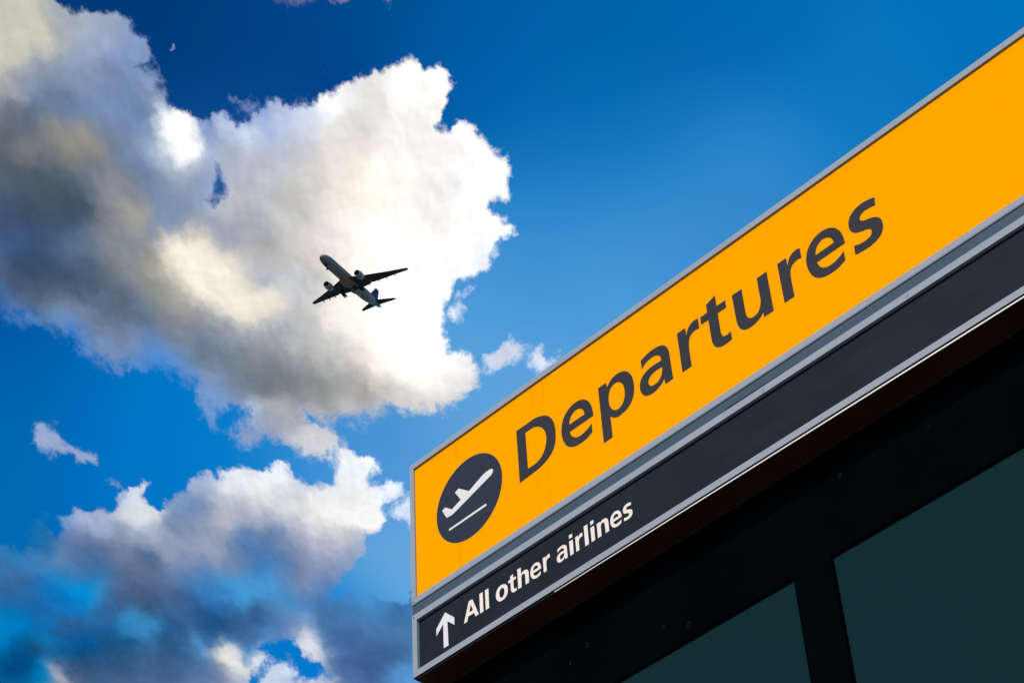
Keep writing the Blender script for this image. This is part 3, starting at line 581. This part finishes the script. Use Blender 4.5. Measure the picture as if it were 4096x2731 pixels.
# ------------------------------------------------------------------ lettering (outlines in mm, baseline at 0; c = corner)
GLYPHS = {
 'D': ['0,373.4c 73.5,371.9 145.5,373.1 189.4,363.6 227.9,346.3 257.1,324.9 281,294.7 297.5,256.9 304.9,215.3 306.3,171.6 303.1,134.8 294.9,101.2 279.4,72.2 253.3,45.8 219.2,28 178.8,13.9 134.6,7.6 108.2,6.1 59.5,2.3 3.2,-0.1c', '70.9,317.2c 105.5,318.5 132.2,317 154,310.7 175.3,299.1 196.1,282.3 212.1,261.5 224.2,236.8 231.2,209.8 233.3,181.3 229.8,156.2 222.4,129.8 207.7,100.1 186.2,78.4 163.3,65.2 134.1,57.7 107.7,56.9 73.8,58.2c'],
 'e': ['248.3,114.7c 246.6,145.6 241.7,181.1 230.6,215.1 215.6,240.4 195.7,261.7 170.6,277 139.9,285.5 107.4,285 77.4,276.9 49.8,260.4 27.3,238.1 11.3,206.8 3.1,178.4 0,150.8 1.2,120.2 7.3,88.3 19.5,56.4 34.9,31.6 55.4,12.8 80.7,-1 111,-8.8 146.2,-11 182.6,-6.6 212.4,4.1 229.7,12.4c 230.7,70.5c 211.5,59.2 189.9,49.7 164.7,42.7 136.5,40.7 113.5,45.1 92,57.6 78.8,72.1 69.9,88.7 65,105.3 63.9,114.1c', '64.1,164.1c 183.5,164.4c 181.8,180.5 177,196.9 169.5,209.7 157.7,221 141.2,229.7 121.8,233.3 102.6,228.1 86.6,218.4 74.1,201.8 66.6,183.7'],
 'p': ['0,274.8c 62.9,274.9c 64.3,237.7c 75.5,250.6 96.7,269.8 122.4,281 149.8,283.5 181.6,278 209.6,263.9 231.1,241.8 248.7,209.3 257.7,173.5 260.2,137 257.8,103.8 249.5,69.6 233.8,40.2 212.8,19.2 187.4,5.8 154.8,-0.7 127.9,-3.5 102.1,4.2 87.3,15.4 69.3,32c 70.4,-111.9c 3.7,-112.4c', '156.1,220.9 173,204 183.8,181.1 188.9,155.4 189.4,127.7 184.1,96.4 174,73.2 158.6,55.7 139,46.9 120.4,47.8 101.6,56.6 85.8,74.4 72.8,102.4 68,132.7 69.6,161.6 75.2,188 86.4,211 102.6,225.7 122.2,230.7 140.8,228.3'],
 'a': ['26.1,261c 63.1,272.9 101.1,280.5 138,280.3 168.8,274.4 193.5,262.5 214.1,240.7 226,212.8 230,185.1 231,134.8 233.2,74.1 235,0.9c 177.9,-0.2c 174.4,39.6c 156.4,20.9 134.1,8.4 107,-1.1 75.6,-3.1 45.2,4.1 26,17.3 10.3,38.5 1.3,63.9 0,91.8 5.3,118.1 17.5,140 38,156.5 65.9,168.3 103.3,173.8 139.8,172.3 169.8,170c 168.1,188.6 162.5,206.3 148.8,221.3 126.4,231.1 100.4,233.2 73.4,228.4 48.2,217.3 28.6,200.1c', '169.2,125.8c 139.3,128 107.7,126.2 83.1,117.4 68.1,102.4 63,83.4 66.2,66.7 77.3,51.6 97.2,44.2 118.1,44.6 137,50.5 151.6,63.2 161.8,81.2 168.1,101.8'],
 'r': ['0,273.8c 60,274.1c 60.6,213.6c 67.3,236.2 78.1,256 92,269.9 111.3,280.1 133.4,282.5 153.8,278.3c 153.9,209.3c 135.4,214.2 115.5,213.3 96.8,206.6 83.2,194.6 74.3,173.6 69.6,146.1 68.1,116.5 68.1,74.6 69.2,0.2c 2.6,0.3c'],
 't': ['118,351.9c 118.7,274.9c 180,274.3c 179.8,224.1c 119,223.6c 119.4,170.6 120.1,112.8 120.4,89.8 123.5,72.5 130.7,57.1 140.9,49 153.9,46.4 169.3,47.3 184.5,54c 186,-1.2c 161,-5.5 134.2,-6.3 108,-2.7 86.6,7.4 73.3,21.1 62.7,39.5 56.2,60.8 54.1,85 53.3,131.2 51.3,221.7c 0,224.2c 0.6,274.2c 50.7,274.8c 50.9,329.2c'],
 'u': ['0,274.4c 67.8,273.7c 68.4,215.2 68.5,129.9 69.8,100.8 74,77.9 81.5,62.7 91.7,52.5 108.6,46.2 128.5,46.5 145.4,52.9 159.7,67 169.2,88.4 175.3,112.4 176.6,143.7 175.1,205.5 175.1,274.2c 243,273.9c 245.1,-1c 180.9,-0.6c 179.9,35.1c 163,16.9 141.1,4 112.1,-4 80,-6 53.3,0.2 35.1,11.3 20,28.8 10,53.5 4.4,81.3 3.3,112.2 1.3,200.7'],
 's': ['181.3,271.2c 175.9,218.1c 153.4,225.8 126.6,228.9 103.2,229.5 84.1,222.4 74.2,212.7 71.8,197.4 74.9,187.4 82.9,178.8 98.8,170.3 121.1,164.7 142.8,156.8 163.6,145 176.5,132.8 186.8,117.4 192.4,98.4 193.9,78.3 191.6,56.9 182.5,34.3 167.2,16.4 145.2,3.4 116.6,-4.8 84.9,-8.6 50.5,-6.4 24,-3 2.9,2.3c 6.9,60.2c 27.4,51.5 49.8,46.4 76.6,44.7 98.7,48.1 113.9,55.8 121.3,67.2 122.9,80.7 119.5,92.1 109.9,101.7 94,109.7 68.2,117.1 46.4,124.8 27,135.8 14.1,149.6 4.2,168.9 0,191.2 1.8,215.6 8,236.7 19.8,255.8 36.4,269.2 58.5,280.6 87.4,286.7 119,286.5 149.2,280.7'],
 'A': ['0,0.1c 45.1,124.6c 74.1,124c 122,0.8c 94,0.8c 83.6,29.3c 36.1,28.7c 26.2,-0.3c', '60.8,97.1c 44.9,50.6c 75.5,50.6c'],
 'l': ['0,127.4c 26.5,127.3c 27.6,-0.8c 0,-1c'],
 'o': ['68.7,88.1 83,78.3 92,64 95.1,44.7 93.8,26.4 86.9,11.1 74.6,-0.1 59.4,-5.6 41.1,-6.9 24.9,-1.7 12.3,9.5 3.2,25.1 0,43.1 1.9,58.4 7.9,74.4 20.3,86.9 35.8,93.8 52.4,93.7', '57.6,70 65.3,60.5 68.4,47.9 67.9,34.6 63.9,23.1 55.8,15.2 45.6,12.4 37.6,15.8 31.4,23.9 27.8,35.3 28,48.8 30.4,61.1 37.6,69.6 47.8,73'],
 'h': ['0.1,127c 26.7,126.5c 26.2,80.6c 34.5,88.5 47.2,93.4 61.3,93.2 73.3,88.2 81.4,79.4 85,67.2 85.5,49.5 84.1,-1.6c 57.9,-0.7c 58.1,49.5 57.4,63.1 52.8,72.3 44.2,76 35.2,73.5 29.3,64.9 27.3,51.4 26.3,-1.1c 0,-0.6c'],
 'i': ['1.5,131.1c 24.8,131.2c 26.1,108.9c 2.1,107.9c', '0,92.4c 27.1,91.1c 26.8,-0.1c 1.1,0.3c'],
 'n': ['0,90.9c 22.7,91.7c 23.2,80.4c 33.2,89.9 45.6,94.4 59.7,93.6 70,89.9 77.4,82.2 82,69.6 82.9,56.7 83.9,33.4 83.4,0.8c 57.9,0c 57.8,31.6 57,56.8 54.7,68.5 49.4,74.6 41.3,76.4 32.6,72.6 28,62.8 27.2,44.6 26.7,-0.5c 0.7,-0.4c'],
 'plane': ['-6575.5,8710 -6570.5,8698.7 -6574.5,8685.2 -6587.3,8674.1 -6618.5,8664.9 -6866.9,8596.7 -6904.4,8587.2 -6933.5,8583.2 -6973.2,8587.8c -7009.8,8659.6c -6981.9,8667.2c -6925.4,8621.2c -6848.1,8647.9c -6895.3,8725.1c -6863.2,8736.5c -6776.4,8668c -6664.6,8710.7 -6615.4,8719.8 -6591.2,8717.2'],
 'bar': ['-6955.1,8497.7c -6641.5,8500.6c -6636.8,8484.4c -6954.9,8483.3c'],
 'arrow': ['-7020.5,7962.8c -6946.8,7892.8c -6947.6,7844c -7003.7,7895.5c -7000.9,7735.2c -7040.2,7737.4c -7039.7,7893.5c -7096.9,7843.7c -7097.3,7889.7c'],
}

def smooth_outline(txt, k):
    P_ = []
    for t in txt.split():
        c = t.endswith('c'); x, y = t.rstrip('c').split(','); P_.append((float(x) * k, float(y) * k, c))
    n = len(P_); out = []
    for i in range(n):
        p1, p2 = P_[i], P_[(i + 1) % n]
        out.append(p1[:2])
        if p1[2] and p2[2]: continue
        p0 = P_[i - 1] if not p1[2] else p1
        p3 = P_[(i + 2) % n] if not p2[2] else p2
        for t in (.25, .5, .75):
            q = []
            for c in (0, 1):
                a, b, d, e = p0[c], p1[c], p2[c], p3[c]
                q.append(0.5 * (2 * b + (d - a) * t + (2 * a - 5 * b + 4 * d - e) * t * t + (3 * b - a - 3 * d + e) * t ** 3))
            out.append(tuple(q))
    return out
def glyph(ch, name, x, z, k, y, m, parent, thick=0.0012):
    cu = bpy.data.curves.new(name, 'CURVE'); cu.dimensions = '2D'; cu.fill_mode = 'BOTH'; cu.extrude = thick / 2
    for o in GLYPHS[ch]:
        pts = smooth_outline(o, k / 1000.0)
        sp = cu.splines.new('POLY'); sp.points.add(len(pts) - 1)
        for i, (px, pz) in enumerate(pts): sp.points[i].co = (px, pz, 0, 1)
        sp.use_cyclic_u = True
    tmp = bpy.data.objects.new('tmp', cu); COL.objects.link(tmp)
    dg = bpy.context.evaluated_depsgraph_get(); dg.update()
    me = bpy.data.meshes.new_from_object(tmp.evaluated_get(dg)); bpy.data.objects.remove(tmp)
    # stand the outline up: curve (x, y, extrude) -> sign (x, -, z)
    me.transform(Matrix(((1, 0, 0, x), (0, 0, -1, y - thick / 2), (0, 1, 0, z), (0, 0, 0, 1))))
    me.materials.clear(); me.materials.append(m); me.name = name
    return link(bpy.data.objects.new(name, me), parent)
for ch, x in zip('Departures', (-6.367, -6.0155, -5.714, -5.414, -5.114, -4.944, -4.716, -4.399, -4.222, -3.933)):
    glyph(ch, 'letter', x - SX, 8.487 - SZ, 1.0, YR - .0005, M['letter'], sgn)
K = {'e': .333, 't': .333, 'r': .345, 'a': .342, 's': .333}
for ch, x in zip('Allotherairlines', (-6.870, -6.738, -6.692, -6.608, -6.507, -6.4325, -6.334, -6.234, -6.130, -6.031, -5.985, -5.917, -5.870, -5.823, -5.726, -5.631)):
    glyph(ch, 'small_letter', x - SX, 7.8105 - SZ, K.get(ch, 1.0), DR - .0005, M['white'], sgn)
glyph('arrow', 'arrow', -SX, -SZ, 1.0, DR - .0005, M['whiteicon'], sgn)
cx, cz, cr0 = -6.7812 - SX, 8.6245 - SZ, 0.2792
n = 96
dv = [(cx + cr0 * math.cos(2 * math.pi * i / n), yy, cz + cr0 * math.sin(2 * math.pi * i / n)) for yy in (YR - .0017, YR - .0005) for i in range(n)]
dsc = mesh('disc', dv, [tuple(range(n)), tuple(range(n, 2 * n))] + [(i, (i + 1) % n, n + (i + 1) % n, n + i) for i in range(n)], M['disc'], sgn)
glyph('plane', 'aeroplane_symbol', -SX, -SZ, 1.0, YR - .0021, M['whiteicon'], dsc)
glyph('bar', 'runway_line', -SX, -SZ, 1.0, YR - .0021, M['whiteicon'], dsc)

# ================================================================== airliner
def livery(nt, b, tc, mp):
    """white hull, purple tail sweep edged with a thin gold line"""
    sp = nt.nodes.new('ShaderNodeSeparateXYZ'); nt.links.new(tc.outputs['Object'], sp.inputs[0])
    x, z = sp.outputs[0], sp.outputs[2]
    e = nmath(nt, 'SUBTRACT', x, nmath(nt, 'SUBTRACT', 60.8, nmath(nt, 'MULTIPLY', z, 1.9)))
    pur = nmath(nt, 'MULTIPLY', e, 2.0, clamp=True)
    gold = nmath(nt, 'SUBTRACT', 1.0, nmath(nt, 'MULTIPLY', nmath(nt, 'ABSOLUTE', nmath(nt, 'SUBTRACT', e, 4.6)), 2.5), clamp=True)
    col = None
    m1 = nt.nodes.new('ShaderNodeMix'); m1.data_type = 'RGBA'
    s = b.inputs['Base Color']; nt.links.new(s.links[0].from_socket, m1.inputs[6]); m1.inputs[7].default_value = (0.010, 0.007, 0.035, 1)
    nt.links.new(pur, m1.inputs[0])
    m2 = nt.nodes.new('ShaderNodeMix'); m2.data_type = 'RGBA'
    nt.links.new(m1.outputs[2], m2.inputs[6]); m2.inputs[7].default_value = (0.45, 0.28, 0.2, 1)
    nt.links.new(nmath(nt, 'MULTIPLY', gold, 0.7), m2.inputs[0]); nt.links.new(m2.outputs[2], s)
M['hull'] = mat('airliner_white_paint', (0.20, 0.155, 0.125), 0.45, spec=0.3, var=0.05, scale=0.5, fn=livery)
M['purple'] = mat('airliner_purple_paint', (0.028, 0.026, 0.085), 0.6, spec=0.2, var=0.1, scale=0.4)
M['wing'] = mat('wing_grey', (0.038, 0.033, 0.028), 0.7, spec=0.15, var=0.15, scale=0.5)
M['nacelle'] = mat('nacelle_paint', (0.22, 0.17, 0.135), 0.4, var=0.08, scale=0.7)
M['lip'] = mat('bare_metal_lip', (0.55, 0.55, 0.56), 0.3, metal=0.8)
M['fan'] = mat('dark_fan', (0.012, 0.012, 0.013), 0.6)
M['gear'] = mat('landing_gear_metal', (0.03, 0.03, 0.032), 0.6)
M['tyre'] = mat('tyre_rubber', (0.01, 0.01, 0.01), 0.9)
M['cockpit'] = mat('cockpit_glass', (0.012, 0.016, 0.03), 0.15)

jet = empty('airliner', 'twin engine airliner seen from below with wheels down against the bright cloud', 'aeroplane')
PM = Matrix(((-0.36602, 0.92754, 0.07552, -630.84595), (0.89812, 0.37333, -0.23241, 501.84702), (0.24376, 0.01723, 0.96968, 767.72695 + 1.6), (0, 0, 0, 1)))
jet.matrix_world = PM

def ring(x, ry, rz, cz_, n=36, cy=0):
    return [(x, cy + ry * math.cos(2 * math.pi * i / n), cz_ + rz * math.sin(2 * math.pi * i / n)) for i in range(n)]
st = [(-1.6, .02, .02, -.75), (-1.45, .42, .38, -.74), (-1.0, .95, .85, -.68), (-.2, 1.48, 1.38, -.55), (.8, 1.92, 1.85, -.40), (2.2, 2.38, 2.35, -.25), (4.0, 2.78, 2.78, -.10),
      (6.2, 3.02, 3.03, -.02), (8.5, 3.1, 3.1, 0), (20, 3.1, 3.1, 0), (34, 3.1, 3.1, 0), (48, 3.1, 3.1, 0), (52, 3.08, 3.05, .03), (56, 2.9, 2.82, .22), (60, 2.52, 2.45, .52), (64, 1.98, 1.98, .88),
      (68, 1.3, 1.42, 1.22), (71, .75, .9, 1.42), (72.6, .35, .5, 1.5), (73, .1, .2, 1.52)]
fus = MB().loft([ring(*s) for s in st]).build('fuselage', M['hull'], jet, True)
# belly fairing between the wings
bf = MB().loft([ring(x, a, b, c, 28) for x, a, b, c in ((22.0, .3, .2, -2.9), (23.5, 1.9, .75, -2.62), (26, 2.85, 1.25, -2.45), (30, 3.35, 1.5, -2.35), (38, 3.35, 1.5, -2.35), (42, 2.8, 1.2, -2.4), (44.5, 1.8, .7, -2.6), (46, .3, .2, -2.9))])
bf.build('belly_fairing', M['hull'], jet, True)
# cockpit windows wrap the nose
cw = []
for k, (x0, x1, a0, a1) in enumerate(((.35, 1.35, 52, 70), (.35, 1.35, 72, 89), (.35, 1.35, 91, 108), (.35, 1.35, 110, 128), (1.1, 2.0, 34, 50), (1.1, 2.0, 130, 146))):
    mb = MB(); g = []
    for i in range(4):
        x = x0 + (x1 - x0) * i / 3
        ry = np.interp(x, [s[0] for s in st], [s[1] for s in st]) + .04; rz = np.interp(x, [s[0] for s in st], [s[2] for s in st]) + .04; c = np.interp(x, [s[0] for s in st], [s[3] for s in st])
        g.append([(x, ry * math.cos(math.radians(a0 + (a1 - a0) * j / 4)), c + rz * math.sin(math.radians(a0 + (a1 - a0) * j / 4))) for j in range(5)])
    v = [p for r in g for p in r]; mb.add(v, [(5 * i + j, 5 * i + j + 1, 5 * i + j + 6, 5 * i + j + 5) for i in range(3) for j in range(4)])
    mb.build('cockpit_window', M['cockpit'], jet)

def foil(x, y, z, chord, th, vertical=False):
    pts = []
    for t, s in ((1, 0), (.7, .55), (.4, .95), (.15, .8), (.04, .45), (0, 0), (.04, -.35), (.15, -.55), (.4, -.6), (.7, -.3)):
        h = s * th * chord / 2
        pts.append((x + t * chord, y + h, z) if vertical else (x + t * chord, y, z + h))
    return pts
for s in (1, -1):
    w = MB().loft([foil(x, s * y, z, c, th) for x, y, z, c, th in ((25.2, 1.5, -1.9, 15.5, .13), (26.2, 3.2, -1.75, 14.3, .13), (31.3, 10.2, -.75, 9.6, .12), (38.5, 20.3, 1.1, 6.1, .11), (45.0, 29.4, 3.05, 2.9, .10), (46.2, 30.4, 3.3, 1.5, .08))])
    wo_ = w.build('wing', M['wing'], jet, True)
    # flaps set a little down, split from the wing by a slot
    for (xa, ya, za, ca), (xb, yb, zb, cb) in (((38.6, 3.4, -1.95, 2.6), (39.3, 9.6, -.95, 2.2)), ((39.3, 10.8, -.78, 2.1), (43.0, 20.0, 1.02, 1.55))):
        MB().loft([foil(xa, s * ya, za, ca, .14), foil(xb, s * yb, zb, cb, .14)]).build('flap', M['wing'], wo_, True)
    for y in (8.3, 14.0, 18.2, 22.6):
        xt = np.interp(y, [3.2, 10.2, 20.3, 29.4], [40.5, 40.9, 44.6, 47.9]); zc_ = np.interp(y, [3.2, 10.2, 20.3, 29.4], [-1.9, -.9, .95, 2.9])
        ln = 6.2 if y < 20 else 4.4
        MB().loft([[(xt + dx * ln, s * y + rr * .26 * math.cos(a), zc_ - .42 + rr * .42 * math.sin(a) - dx * .35) for a in [2 * math.pi * i / 12 for i in range(12)]]
                   for dx, rr in ((-.75, .1), (-.62, .75), (-.35, 1), (-.05, .9), (.18, .5), (.27, .08))]).build('flap_track_fairing', M['wing'], wo_, True)
    # engine
    ex_, ey, ez = 22.4, s * 9.6, -3.35
    def er(x, r, n=36): return [(ex_ + x, ey + r * math.cos(2 * math.pi * i / n), ez + r * math.sin(2 * math.pi * i / n)) for i in range(n)]
    en = MB().loft([er(.35, 1.66), er(.1, 1.70), er(0, 1.78), er(.08, 1.86), er(.4, 1.96), er(1.2, 2.08), (er(2.6, 2.12)), er(4.2, 2.0), er(5.6, 1.72), er(5.7, 1.62)], caps=False)
    eo = en.build('engine', M['nacelle'], jet, True)
    MB().loft([er(.34, 1.655), er(.08, 1.695), er(-.03, 1.78), er(.08, 1.875), er(.30, 1.95)], caps=False).build('inlet_lip', M['lip'], eo, True)
    MB().loft([er(.35, 1.66), er(1.5, 1.6)], caps=False).build('inlet_duct', M['fan'], eo, True)
    fb = MB().loft([er(1.5, 1.6), er(1.55, .02)], caps=False); fb.build('fan', M['fan'], eo)
    MB().loft([er(.95, .02, 16), er(1.2, .28, 16), er(1.5, .42, 16)]).build('spinner', M['gear'], eo, True)
    MB().loft([er(5.2, 1.6), er(5.6, 1.25), er(7.0, .85), er(7.4, .55), er(8.2, .05)], caps=True).build('exhaust', M['gear'], eo, True)
    MB().loft([[(xa, ey - .22, z0), (xb, ey - .22, z0), (xb, ey + .22, z0), (xa, ey + .22, z0)] for xa, xb, z0 in ((ex_ + 2.2, ex_ + 8.2, ez + 1.5), (ex_ + 5.2, ex_ + 12.5, ez + 2.55))]).build('pylon', M['nacelle'], eo)
    # tailplane
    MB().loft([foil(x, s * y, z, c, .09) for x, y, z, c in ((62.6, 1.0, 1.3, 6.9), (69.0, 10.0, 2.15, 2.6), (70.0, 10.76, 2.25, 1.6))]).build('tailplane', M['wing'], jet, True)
    # main gear
    gx_, gy_ = 35.6, s * 5.5
    mg = MB().tube((gx_, gy_, -2.2), (gx_ + .1, gy_, -5.6), .26).tube((gx_ - 1.6, gy_, -5.55), (gx_ + 1.6, gy_, -6.0), .17).tube((gx_ + .1, gy_, -4.8), (gx_ - .2, s * 2.9, -2.8), .13).tube((gx_, gy_, -4.4), (gx_ - 2.6, gy_, -2.2), .12).build('main_gear', M['gear'], jet, True)
    for dx in (-1.45, 0, 1.45):
        for dy in (-.62, .62):
            zc_ = -5.78 - dx * .14
            MB().loft([[(gx_ + dx + r * math.cos(a), gy_ + dy + h, zc_ + r * math.sin(a)) for a in [2 * math.pi * i / 20 for i in range(20)]] for r, h in ((.58, -.26), (.76, -.18), (.76, .18), (.58, .26))]).build('wheel', M['tyre'], mg, True)
    MB().loft([[(gx_ - 1.5, gy_ + s * .95, -2.1), (gx_ + 1.5, gy_ + s * .95, -2.1), (gx_ + 1.5, gy_ + s * 1.05, -2.1), (gx_ - 1.5, gy_ + s * 1.05, -2.1)],
               [(gx_ - 1.2, gy_ + s * .7, -4.6), (gx_ + 1.2, gy_ + s * .7, -4.6), (gx_ + 1.2, gy_ + s * .8, -4.6), (gx_ - 1.2, gy_ + s * .8, -4.6)]]).build('gear_door', M['wing'], mg)
    MB().loft([[(gx_ - 2.4, s * .35, -3.75), (gx_ + 2.4, s * .35, -3.75), (gx_ + 2.4, s * .45, -3.8), (gx_ - 2.4, s * .45, -3.8)],
               [(gx_ - 2.2, s * .55, -5.3), (gx_ + 2.2, s * .55, -5.3), (gx_ + 2.2, s * .65, -5.3), (gx_ - 2.2, s * .65, -5.3)]]).build('gear_door', M['nacelle'], mg)
    MB().box(gx_ - 2.0, gx_ + 2.0, *sorted((s * .6, s * 3.0)), -3.9, -3.3).build('wheel_well', M['tyre'], mg)
MB().loft([foil(x, 0, z, c, .09, True) for x, z, c in ((55.5, 2.2, 13.2), (58.6, 3.4, 10.9), (69.3, 12.6, 4.4), (69.8, 12.9, 3.7))]).build('fin', M['purple'], jet, True)
ng = MB().tube((5.3, 0, -2.6), (5.1, 0, -5.6), .2).tube((5.1, -.42, -5.6), (5.1, .42, -5.6), .1).tube((5.2, 0, -4.0), (3.6, 0, -2.8), .09).build('nose_gear', M['gear'], jet, True)
for dy in (-.36, .36):
    MB().loft([[(5.1 + r * math.cos(a), dy + h, -5.6 + r * math.sin(a)) for a in [2 * math.pi * i / 18 for i in range(18)]] for r, h in ((.48, -.18), (.64, -.12), (.64, .12), (.48, .18))]).build('wheel', M['tyre'], ng, True)
for s in (-1, 1):
    MB().loft([[(3.4, s * .62, -2.75), (5.9, s * .62, -2.95), (5.9, s * .70, -2.95), (3.4, s * .70, -2.75)],
               [(3.5, s * .85, -4.1), (5.7, s * .85, -4.2), (5.7, s * .92, -4.2), (3.5, s * .92, -4.1)]]).build('gear_door', M['nacelle'], ng)
MB().box(3.4, 5.9, -.6, .6, -3.0, -2.6).build('wheel_well', M['tyre'], ng)
bl = bpy.data.materials.new('beacon_red'); bl.use_nodes = True
_b = bl.node_tree.nodes['Principled BSDF']; _b.inputs['Base Color'].default_value = (.5, .02, .01, 1)
_b.inputs['Emission Color'].default_value = (1, .05, .02, 1); _b.inputs['Emission Strength'].default_value = 1.0
MB().tube((33.0, 0, -3.75), (33.0, 0, -4.0), .1).build('beacon', bl, jet)

# ================================================================== moon (crescent shell: cut shape and own emission stand in for sunlight)
mdir = (CAM_FWD * 8106.9 + CAM_RIGHT * (684.5 - 2048) - CAM_UP * (188.5 - 1365.5)).normalized()
MR = 36.0
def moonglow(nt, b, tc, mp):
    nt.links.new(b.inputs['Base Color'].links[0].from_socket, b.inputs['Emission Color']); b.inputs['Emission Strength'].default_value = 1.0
moon_mat = mat('moon_self_lit', (0.15, 0.175, 0.34), 0.95, spec=0.0, var=0.4, scale=0.05, fn=moonglow)
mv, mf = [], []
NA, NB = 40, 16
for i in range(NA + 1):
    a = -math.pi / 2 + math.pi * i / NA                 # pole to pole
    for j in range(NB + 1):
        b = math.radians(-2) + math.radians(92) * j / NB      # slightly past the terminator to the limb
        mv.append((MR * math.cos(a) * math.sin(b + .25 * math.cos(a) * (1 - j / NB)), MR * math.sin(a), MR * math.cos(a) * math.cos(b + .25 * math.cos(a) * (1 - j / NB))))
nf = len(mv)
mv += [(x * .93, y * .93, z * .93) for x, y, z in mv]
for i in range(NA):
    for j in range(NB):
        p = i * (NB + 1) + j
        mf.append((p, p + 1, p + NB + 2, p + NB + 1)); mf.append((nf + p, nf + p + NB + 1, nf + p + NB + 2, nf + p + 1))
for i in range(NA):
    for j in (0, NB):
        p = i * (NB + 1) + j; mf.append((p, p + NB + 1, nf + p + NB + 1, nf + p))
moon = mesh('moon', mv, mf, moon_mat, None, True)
moon['label'] = 'small pale crescent moon in the dark blue sky above the clouds'; moon['category'] = 'moon'
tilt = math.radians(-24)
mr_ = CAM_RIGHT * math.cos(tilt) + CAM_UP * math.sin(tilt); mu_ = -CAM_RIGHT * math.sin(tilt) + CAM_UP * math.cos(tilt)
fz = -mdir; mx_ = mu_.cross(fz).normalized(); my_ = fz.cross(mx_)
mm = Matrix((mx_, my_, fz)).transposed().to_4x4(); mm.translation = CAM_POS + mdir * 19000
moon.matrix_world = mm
